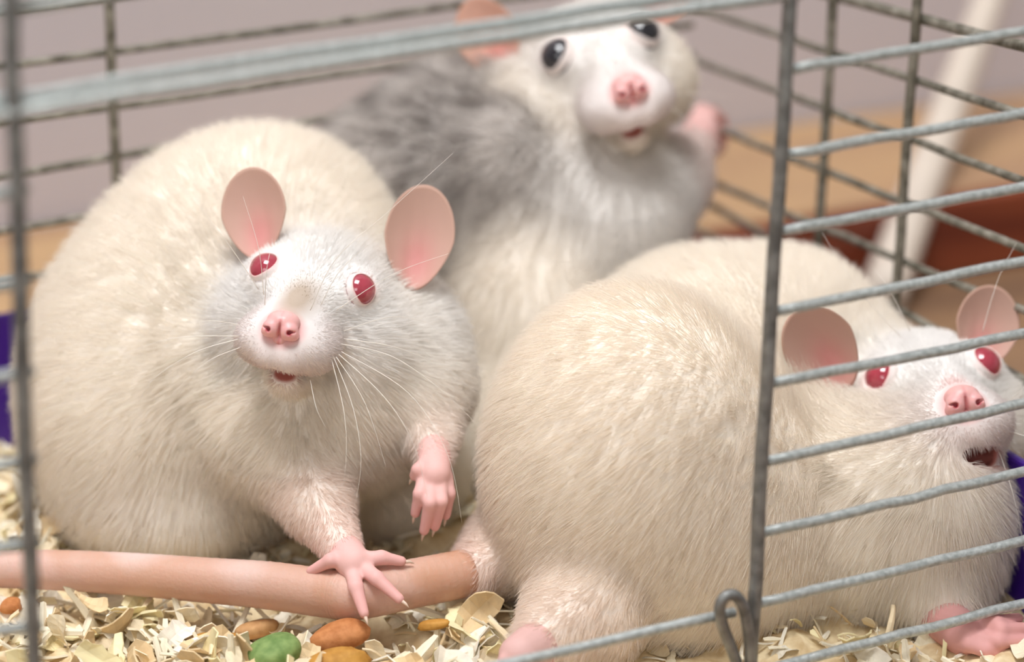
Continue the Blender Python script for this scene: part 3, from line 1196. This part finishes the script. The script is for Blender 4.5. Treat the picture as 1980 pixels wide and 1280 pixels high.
def build_rat(name, label, base, H, body, paws, flow, furn, eye, white, cheek, jaw, eyepix, bridge=None, gape=1.25, mottle=None, seed=1, tintfn=None, dens=None, hstep=0.0009):
    root = empty(name, base)
    tag(root, label, 'rat', 'rats in the cage')
    hp, hc = head_prims(H, white, cheek, jaw, eyepix, gape)
    prims = body + hp
    hcen, hrad = H(0, -1.9, 0.0), 2.9 * H.s
    lo = np.min([p.lo for p in prims], 0) - 0.006
    hi = np.max([p.hi for p in prims], 0) + 0.006
    V1, Q1 = isosurf(prims, hc, lo, hi, hstep, lambda c: np.linalg.norm(c - hcen, axis=1) > hrad, 3)
    V2, Q2 = isosurf(prims, hc, hcen - hrad - 0.002, hcen + hrad + 0.002, 0.00045, lambda c: np.linalg.norm(c - hcen, axis=1) < hrad + 0.0012, 3)
    Vs, Qs = [V1, V2], [Q1, Q2]
    C1, L1 = coat(prims, V1)
    C2, L2 = coat(prims, V2, 0.0022)
    C2, L2 = head_tint(H, V2, C2, L2, bridge, gape)
    Cs, Ls = [C1, C2], [L1, L2]
    tips_all = []
    for pp, tips in paws:
        plo = np.min([p.lo for p in pp], 0) - 0.002
        phi = np.max([p.hi for p in pp], 0) + 0.002
        v, q = isosurf(pp, [], plo, phi, 0.00035, None, 1)
        c, l = coat(pp, v, 0.0006)
        Vs.append(v), Qs.append(q), Cs.append(c), Ls.append(l)
        tips_all += tips
    offs = np.cumsum([0] + [len(v) for v in Vs])
    V = np.vstack(Vs)
    Q = np.vstack([q + o_ for q, o_ in zip(Qs, offs)])
    C, L = np.vstack(Cs), np.concatenate(Ls)
    if tintfn is not None:
        C, L = tintfn(V, C, L)
    mesh_np('body', V, Q, M_SKIN, root, True, C)
    add_eyes(H, root, eye, white, lin(226, 166, 160) if eye is M_EYE_RED else lin(150, 136, 132))
    add_nose(H, root)
    claws(root, tips_all)
    eyes = [H.eyes[sx][0] + H.eyes[sx][1] * 0.2 * H.s for sx in (-1, 1)]

    def avoid(P):
        b = np.zeros(len(P), bool)
        for e_ in eyes:
            b |= np.linalg.norm(P - e_, axis=1) < 0.275 * H.s * H.ek
        b |= P[:, 2] < -0.006
        return b
    make_fur('fur', root, V, Q, C, L, flow, furn, avoid, seed=seed, mottle=mottle, dens=dens)
    return root


def flow_from(H, grav=0.5):
    hc = H(0, -1.2, 0.1)
    nose = H(0, 0.3, 0.05)

    def fl(P):
        d = P - nose
        dn = np.linalg.norm(d, axis=1)[:, None]
        d = d / (dn + 1e-9)
        w = np.clip((dn - 0.03) / 0.04, 0, 1)
        return d + w * np.array([0, 0, -grav])
    return fl


def head_dens(H, k=1.0):
    c = H(0, -1.8, 0)

    def f(P):
        return 1.0 + k * np.exp(-(np.linalg.norm(P - c, axis=1) / 0.03) ** 2)
    return f


# ------------------------------------------------------------------ rat with a red-eyed face turned to the camera (left)
HA = Head((-0.1315, 0.1757, 0.155), 541, 636, 0.572, 1.068)
A_body = [
    ell(W(435, 690, .643), (.0395, .042, .0385), CREAM, .0075, .012),
    ell(W(505, 475, .648), (.0275, .033, .0240), CREAM, .0075, .014),
    ell(W(300, 790, .637), (.0255, .034, .0275), CREAM, .0075, .012),
    ell(W(650, 725, .615), (.0235, .024, .0250), CREAM, .0065, .010),
    cap(HA(0, -3.2, 0), .0140, W(560, 620, .636), .026, CREAM, .006, .010),
    ell(W(805, 700, .612), (.0098, .014, .0150), WHITE, .0055, .008),
    # planted foreleg
    cap(W(555, 850, .606), .0140, W(612, 975, .593), .0062, CREAM, .0045, .008),
    cap(W(612, 975, .593), .0062, W(662, 1062, .584), .0040, lin(240, 218, 208), .0018, .004),
    # raised foreleg
    cap(W(828, 770, .606), .0085, W(838, 840, .600), .0046, CREAM, .0035, .006),
    cap(W(838, 840, .600), .0045, W(840, 885, .595), .0034, lin(244, 226, 218), .0024, .003),
    ell(W(745, 905, .642), (.0175, .018, .0165), CREAM, .005, .006),
    # haunch
    ell(W(330, 960, .628), (.020, .022, .012), CREAM, .006, .010),
]
d0 = .5805
pawA1 = paw_prims(W(660, 1058, .5845), .0038, W(683, 1088, d0), .0034, [
    ([W(668, 1082, d0), W(640, 1083, d0 - .001), W(602, 1104, d0 + .001)], .0017, .0010),
    ([W(680, 1095, d0), W(688, 1135, d0 - .0052), W(704, 1186, d0 - .0078)], .0018, .0010),
    ([W(695, 1092, d0), W(728, 1118, d0 - .004), W(772, 1158, d0 - .006)], .0018, .0010),
    ([W(698, 1082, d0), W(738, 1078, d0), W(776, 1085, d0 + .001)], .0017, .0010),
], PINK, PINKD)
d1 = .592
pawA2 = paw_prims(W(839, 868, .5958), .0034, W(840, 916, d1), .0032, [
    ([W(822, 922, d1), W(812, 955, d1 - .003), W(803, 992, d1 - .001)], .0016, .0010),
    ([W(834, 930, d1), W(832, 972, d1 - .004), W(820, 1026, d1 - .001)], .0017, .0010),
    ([W(851, 930, d1), W(853, 970, d1 - .003), W(841, 1018, d1)], .0016, .0010),
    ([W(862, 922, d1 + .001), W(868, 955, d1), W(862, 996, d1 + .002)], .0015, .0010),
    ([W(822, 896, d1), W(808, 908, d1 - .001), W(801, 920, d1)], .0014, .0010),
], PINK, PINKD)
ratA = build_rat('rat', 'plump cream-white rat with red eyes facing the camera, one forepaw raised, at left', W(430, 1060, .63) * (1, 1, 0),
                 HA, A_body, [pawA1, pawA2], flow_from(HA), 85000, M_EYE_RED, WHITE, WHITE, CREAM, {-1: (509, 508), 1: (704, 556)},
                 bridge=lin(184, 166, 148), seed=2, dens=head_dens(HA, 1.0))
add_ear(ratA, W(497, 500, .598), W(484, 324, .602), .0136, -Ff + 0.25 * -Rr + 0.1 * Uu, 0.28)
add_ear(ratA, W(795, 560, .600), W(826, 358, .604), .0142, -Ff + 0.1 * Rr + 0.1 * Uu, 0.28)
for pts in (
    [(640, 690, .577), (664, 790, .574), (670, 870, .574), (664, 940, .575)],
    [(645, 690, .577), (683, 790, .574), (698, 890, .573), (686, 980, .575)],
    [(650, 690, .577), (706, 780, .574), (747, 905, .574)],
    [(655, 685, .577), (745, 770, .573), (800, 860, .572), (826, 960, .574)],
    [(660, 680, .577), (790, 760, .574), (866, 880, .572), (893, 1010, .574)],
    [(660, 665, .577), (760, 690, .575), (860, 760, .574), (940, 840, .576)],
    [(665, 655, .577), (760, 670, .575), (840, 700, .576)],
    [(665, 640, .578), (760, 612, .577), (840, 628, .579)],
    [(650, 600, .578), (760, 530, .577), (868, 490, .578)],
    [(600, 600, .575), (650, 500, .572), (750, 410, .572), (876, 296, .575)],
    [(620, 590, .577), (660, 520, .575), (730, 460, .576)],
    [(462, 628, .577), (410, 620, .575), (360, 624, .576)],
    [(464, 655, .577), (380, 680, .575), (300, 730, .574), (270, 775, .575)],
    [(464, 650, .577), (330, 655, .574), (200, 700, .574)],
    [(470, 670, .577), (400, 700, .575), (330, 765, .576)],
    [(512, 590, .575), (516, 520, .572), (526, 470, .574)],
    [(500, 560, .577), (440, 470, .574), (330, 330, .574)],
    [(510, 570, .577), (500, 480, .574), (470, 380, .575)],
    [(600, 735, .577), (612, 790, .575), (632, 830, .576)],
):
    whisk(ratA, pts)

# ------------------------------------------------------------------ rat with its head behind the wires (right)
HB = Head((0.0849, -0.1297, -0.0961), 1867, 778, 0.587, 1.165)
B_body = [
    ell(W(1225, 905, .596), (.0295, .031, .0365), CREAM2, .0060, .010),
    ell(W(1380, 712, .632), (.0285, .034, .0235), CREAM, .0070, .010),
    ell(W(1370, 1010, .606), (.0300, .030, .0290), CREAM2, .0060, .012),
    ell(W(1655, 1000, .612), (.0250, .024, .0250), CREAM, .0075, .010),
    ell(W(1775, 1000, .602), (.0178, .020, .0230), CREAM, .0070, .010),
    ell(W(1585, 800, .642), (.0230, .024, .0230), CREAM, .0060, .010),
    cap(HB(0, -3.3, -0.1), .0150, W(1600, 800, .642), .020, CREAM, .006, .010),
    ell(W(1530, 620, .646), (.0160, .020, .0140), CREAM, .006, .010),
    # rump skin at the tail root, hind foot, foreleg
    cap(W(975, 1070, .604), .0090, W(915, 1104, .592), .0050, lin(242, 222, 212), .0030, .006),
    cap(W(1120, 1195, .578), .0120, W(1040, 1250, .567), .0050, lin(246, 232, 220), .0040, .006),
    cap(W(1770, 1090, .607), .0120, W(1835, 1193, .589), .0050, CREAM, .0040, .008),
]
dB = .580
pawB1 = paw_prims(W(1825, 1198, .588), .0046, W(1862, 1226, dB), .0042, [
    ([W(1885, 1212, dB), W(1925, 1204, dB - .002), W(1968, 1196, dB + .002)], .0019, .0011),
    ([W(1888, 1224, dB), W(1935, 1218, dB - .003), W(1992, 1214, dB)], .0020, .0011),
    ([W(1885, 1236, dB - .002), W(1930, 1240, dB - .004), W(1980, 1238, dB - .002)], .0020, .0011),
    ([W(1872, 1244, dB - .003), W(1905, 1256, dB - .004), W(1940, 1266, dB - .003)], .0018, .0011),
], lin(222, 164, 160), PINKD)
dF = .5605
pawB2 = paw_prims(W(1035, 1252, .566), .0048, W(1005, 1268, dF), .0040, [
    ([W(1000, 1262, dF), W(978, 1280, dF - .002), W(966, 1306, dF - .002)], .0019, .0011),
    ([W(1005, 1272, dF), W(992, 1296, dF - .003), W(984, 1326, dF - .004)], .0019, .0011),
    ([W(1015, 1274, dF), W(1010, 1300, dF - .003), W(1006, 1330, dF - .004)], .0019, .0011),
], lin(226, 184, 178), PINKD)
ratB = build_rat('rat', 'cream-white rat with its back to the door and pink-eyed head raised behind the front wires', W(1350, 1200, .60) * (1, 1, 0),
                 HB, B_body, [pawB1, pawB2], flow_from(HB), 90000, M_EYE_RED, WHITE, lin(247, 242, 235), lin(247, 242, 235), {-1: (1696, 722), 1: (1911, 693)},
                 gape=1.8, seed=40, dens=head_dens(HB, 1.0))
add_ear(ratB, W(1648, 748, .606), W(1532, 606, .597), .0150, -Ff - 0.2 * Rr + 0.3 * Uu, 0.28)
add_ear(ratB, W(1898, 715, .614), W(1922, 552, .616), .0140, -Ff + 0.25 * Rr, 0.30)
for pts in (
    [(1800, 830, .595), (1720, 900, .590), (1690, 1010, .592)],
    [(1800, 840, .595), (1740, 920, .590), (1735, 1020, .592)],
    [(1805, 835, .595), (1700, 870, .590), (1600, 960, .590)],
    [(1800, 825, .595), (1690, 845, .590), (1560, 880, .590)],
    [(1930, 800, .595), (1990, 740, .592), (2060, 700, .594)],
    [(1930, 830, .595), (2000, 850, .592), (2080, 900, .594)],
    [(1920, 840, .595), (1960, 960, .590), (1985, 1090, .592)],
    [(1740, 650, .605), (1660, 560, .602), (1590, 450, .604)],
    [(1760, 640, .604), (1720, 560, .602), (1690, 520, .603)],
    [(1900, 640, .604), (1930, 540, .602), (1965, 470, .604)],
):
    whisk(ratB, pts)

# its tail across the bedding
tp = [(990, 1080, .606), (935, 1098, .596), (890, 1110, .5905), (800, 1128, .586), (690, 1150, .5815), (640, 1148, .5825), (520, 1132, .5865), (400, 1122, .5895),
      (250, 1110, .593), (100, 1102, .595), (-40, 1100, .596), (-220, 1104, .596), (-420, 1125, .593)]
tpath = catmull([W(*q) for q in tp], 10)
trad = np.interp(np.linspace(0, 1, len(tpath)), [0, 0.12, 0.3, 0.5, 0.75, 1], [.0050, .0047, .0049, .0047, .0040, .0032])
tn = len(tpath)
# fine ring structure of the tail
path2 = np.stack([np.interp(np.linspace(0, tn - 1, 330), np.arange(tn), tpath[:, c]) for c in range(3)], 1)
rad2 = np.interp(np.linspace(0, tn - 1, 330), np.arange(tn), trad) * (1 + 0.006 * np.sin(np.arange(330) * math.pi * 0.5))
tv, tf = tube_np(path2, rad2, 22)
tcol = np.tile(lin(206, 160, 136), (len(tv), 1))
w = np.clip(0.5 + 0.5 * vnoise(tv, 120, 91), 0, 1)[:, None]
tcol = tcol * (1 - w) + w * lin(216, 178, 164)
w = np.clip(vnoise(tv, 90, 92) - 0.5, 0, 1)[:, None]
tcol = tcol * (1 - w) + w * lin(228, 202, 194)
w = np.clip(vnoise(tv, 150, 93) - 0.6, 0, 0.8)[:, None]
tcol = tcol * (1 - w) + w * lin(196, 142, 108)
M_TAIL = attr_mat('rat_tail', 0.5, 0.25, spec=0.4, bump=0.3, bump_scale=1400)
mesh_np('tail', tv, tf, M_TAIL, ratB, True, tcol)

# ------------------------------------------------------------------ grey-backed rat rearing against the side wires (behind)
HC = Head((-0.2167, -0.2804, -0.1489), 1220, 174, 0.643, 1.106, 1.22)
LGREY = lin(232, 228, 224)
C_body = [
    ell(W(800, 400, .684), (.0270, .024, .0240), GREY, .0080, .010),
    ell(W(905, 285, .690), (.0200, .019, .0210), GREY, .0080, .012),
    ell(W(1115, 410, .678), (.0215, .022, .0230), LGREY, .0075, .010),
    ell(W(1090, 270, .682), (.0180, .018, .0160), lin(238, 226, 208), .006, .008),
    cap(HC(0, -3.2, 0), .0145, W(1000, 280, .692), .017, lin(224, 218, 212), .006, .010),
    ell(W(1020, 700, .672), (.0200, .022, .0340), CREAM, .0070, .012),
    ell(W(985, 860, .662), (.0125, .018, .0180), CREAM, .0065, .010),
    ell(W(985, 360, .668), (.0130, .012, .0180), GREY, .0080, .010),
    cap(W(1210, 430, .668), .0120, W(1290, 350, .690), .0085, LGREY, .0050, .008),
    cap(W(1290, 350, .690), .0085, W(1345, 285, .712), .0048, lin(240, 222, 216), .0028, .006),
]
dC = .718
pawC = paw_prims(W(1340, 290, .710), .0046, W(1356, 252, dC), .0042, [
    ([W(1345, 232, dC), W(1356, 214, dC + .003), W(1378, 216, dC + .012), W(1388, 232, dC + .013)], .0018, .0011),
    ([W(1355, 238, dC), W(1372, 224, dC + .003), W(1394, 230, dC + .012), W(1400, 248, dC + .012)], .0019, .0011),
    ([W(1362, 258, dC), W(1380, 250, dC + .003), W(1398, 258, dC + .011), W(1400, 274, dC + .010)], .0019, .0011),
    ([W(1362, 276, dC), W(1378, 278, dC + .002), W(1392, 292, dC + .006)], .0018, .0011),
], PINK, PINKD)


def mottleC(P, C, g):
    lum = C.mean(1)
    dark = np.clip((0.60 - lum) / 0.22, 0, 1)
    n = vnoise(P, 330, 55)
    n2 = vnoise(P, 130, 56)
    t = np.clip(0.5 + 0.45 * n + 0.35 * n2 + g.normal(0, 0.25, len(P)), 0, 1)
    a, b = lin(134, 126, 120), lin(228, 222, 217)
    col = b * (1 - t[:, None]) + a * t[:, None]
    return C * (1 - dark[:, None]) + col * dark[:, None]


ratC = build_rat('rat', 'grey-backed rat with white face and black eyes rearing up at the cage corner behind', W(1000, 800, .67) * (1, 1, 0),
                 HC, C_body, [pawC], flow_from(HC, 0.7), 48000, M_EYE_BLACK, lin(242, 238, 234), lin(246, 238, 226), lin(245, 234, 218), {-1: (1070, 99), 1: (1245, 50)},
                 mottle=mottleC, seed=60)
add_ear(ratC, W(985, 150, .674), W(905, 0, .680), .0140, -Ff - 0.3 * Rr + 0.1 * Uu, 0.30, np.array([1.0, 0.88, 0.82]))
add_ear(ratC, W(1262, 42, .680), W(1312, -70, .688), .0130, -Ff + 0.5 * Rr, 0.30, np.array([1.0, 0.88, 0.82]))
for pts in (
    [(1150, 215, .664), (1060, 240, .660), (960, 300, .662)],
    [(1150, 225, .664), (1080, 280, .660), (1010, 370, .662)],
    [(1290, 190, .664), (1350, 180, .662), (1420, 190, .666)],
    [(1290, 205, .664), (1340, 240, .662), (1390, 300, .666)],
):
    whisk(ratC, pts)
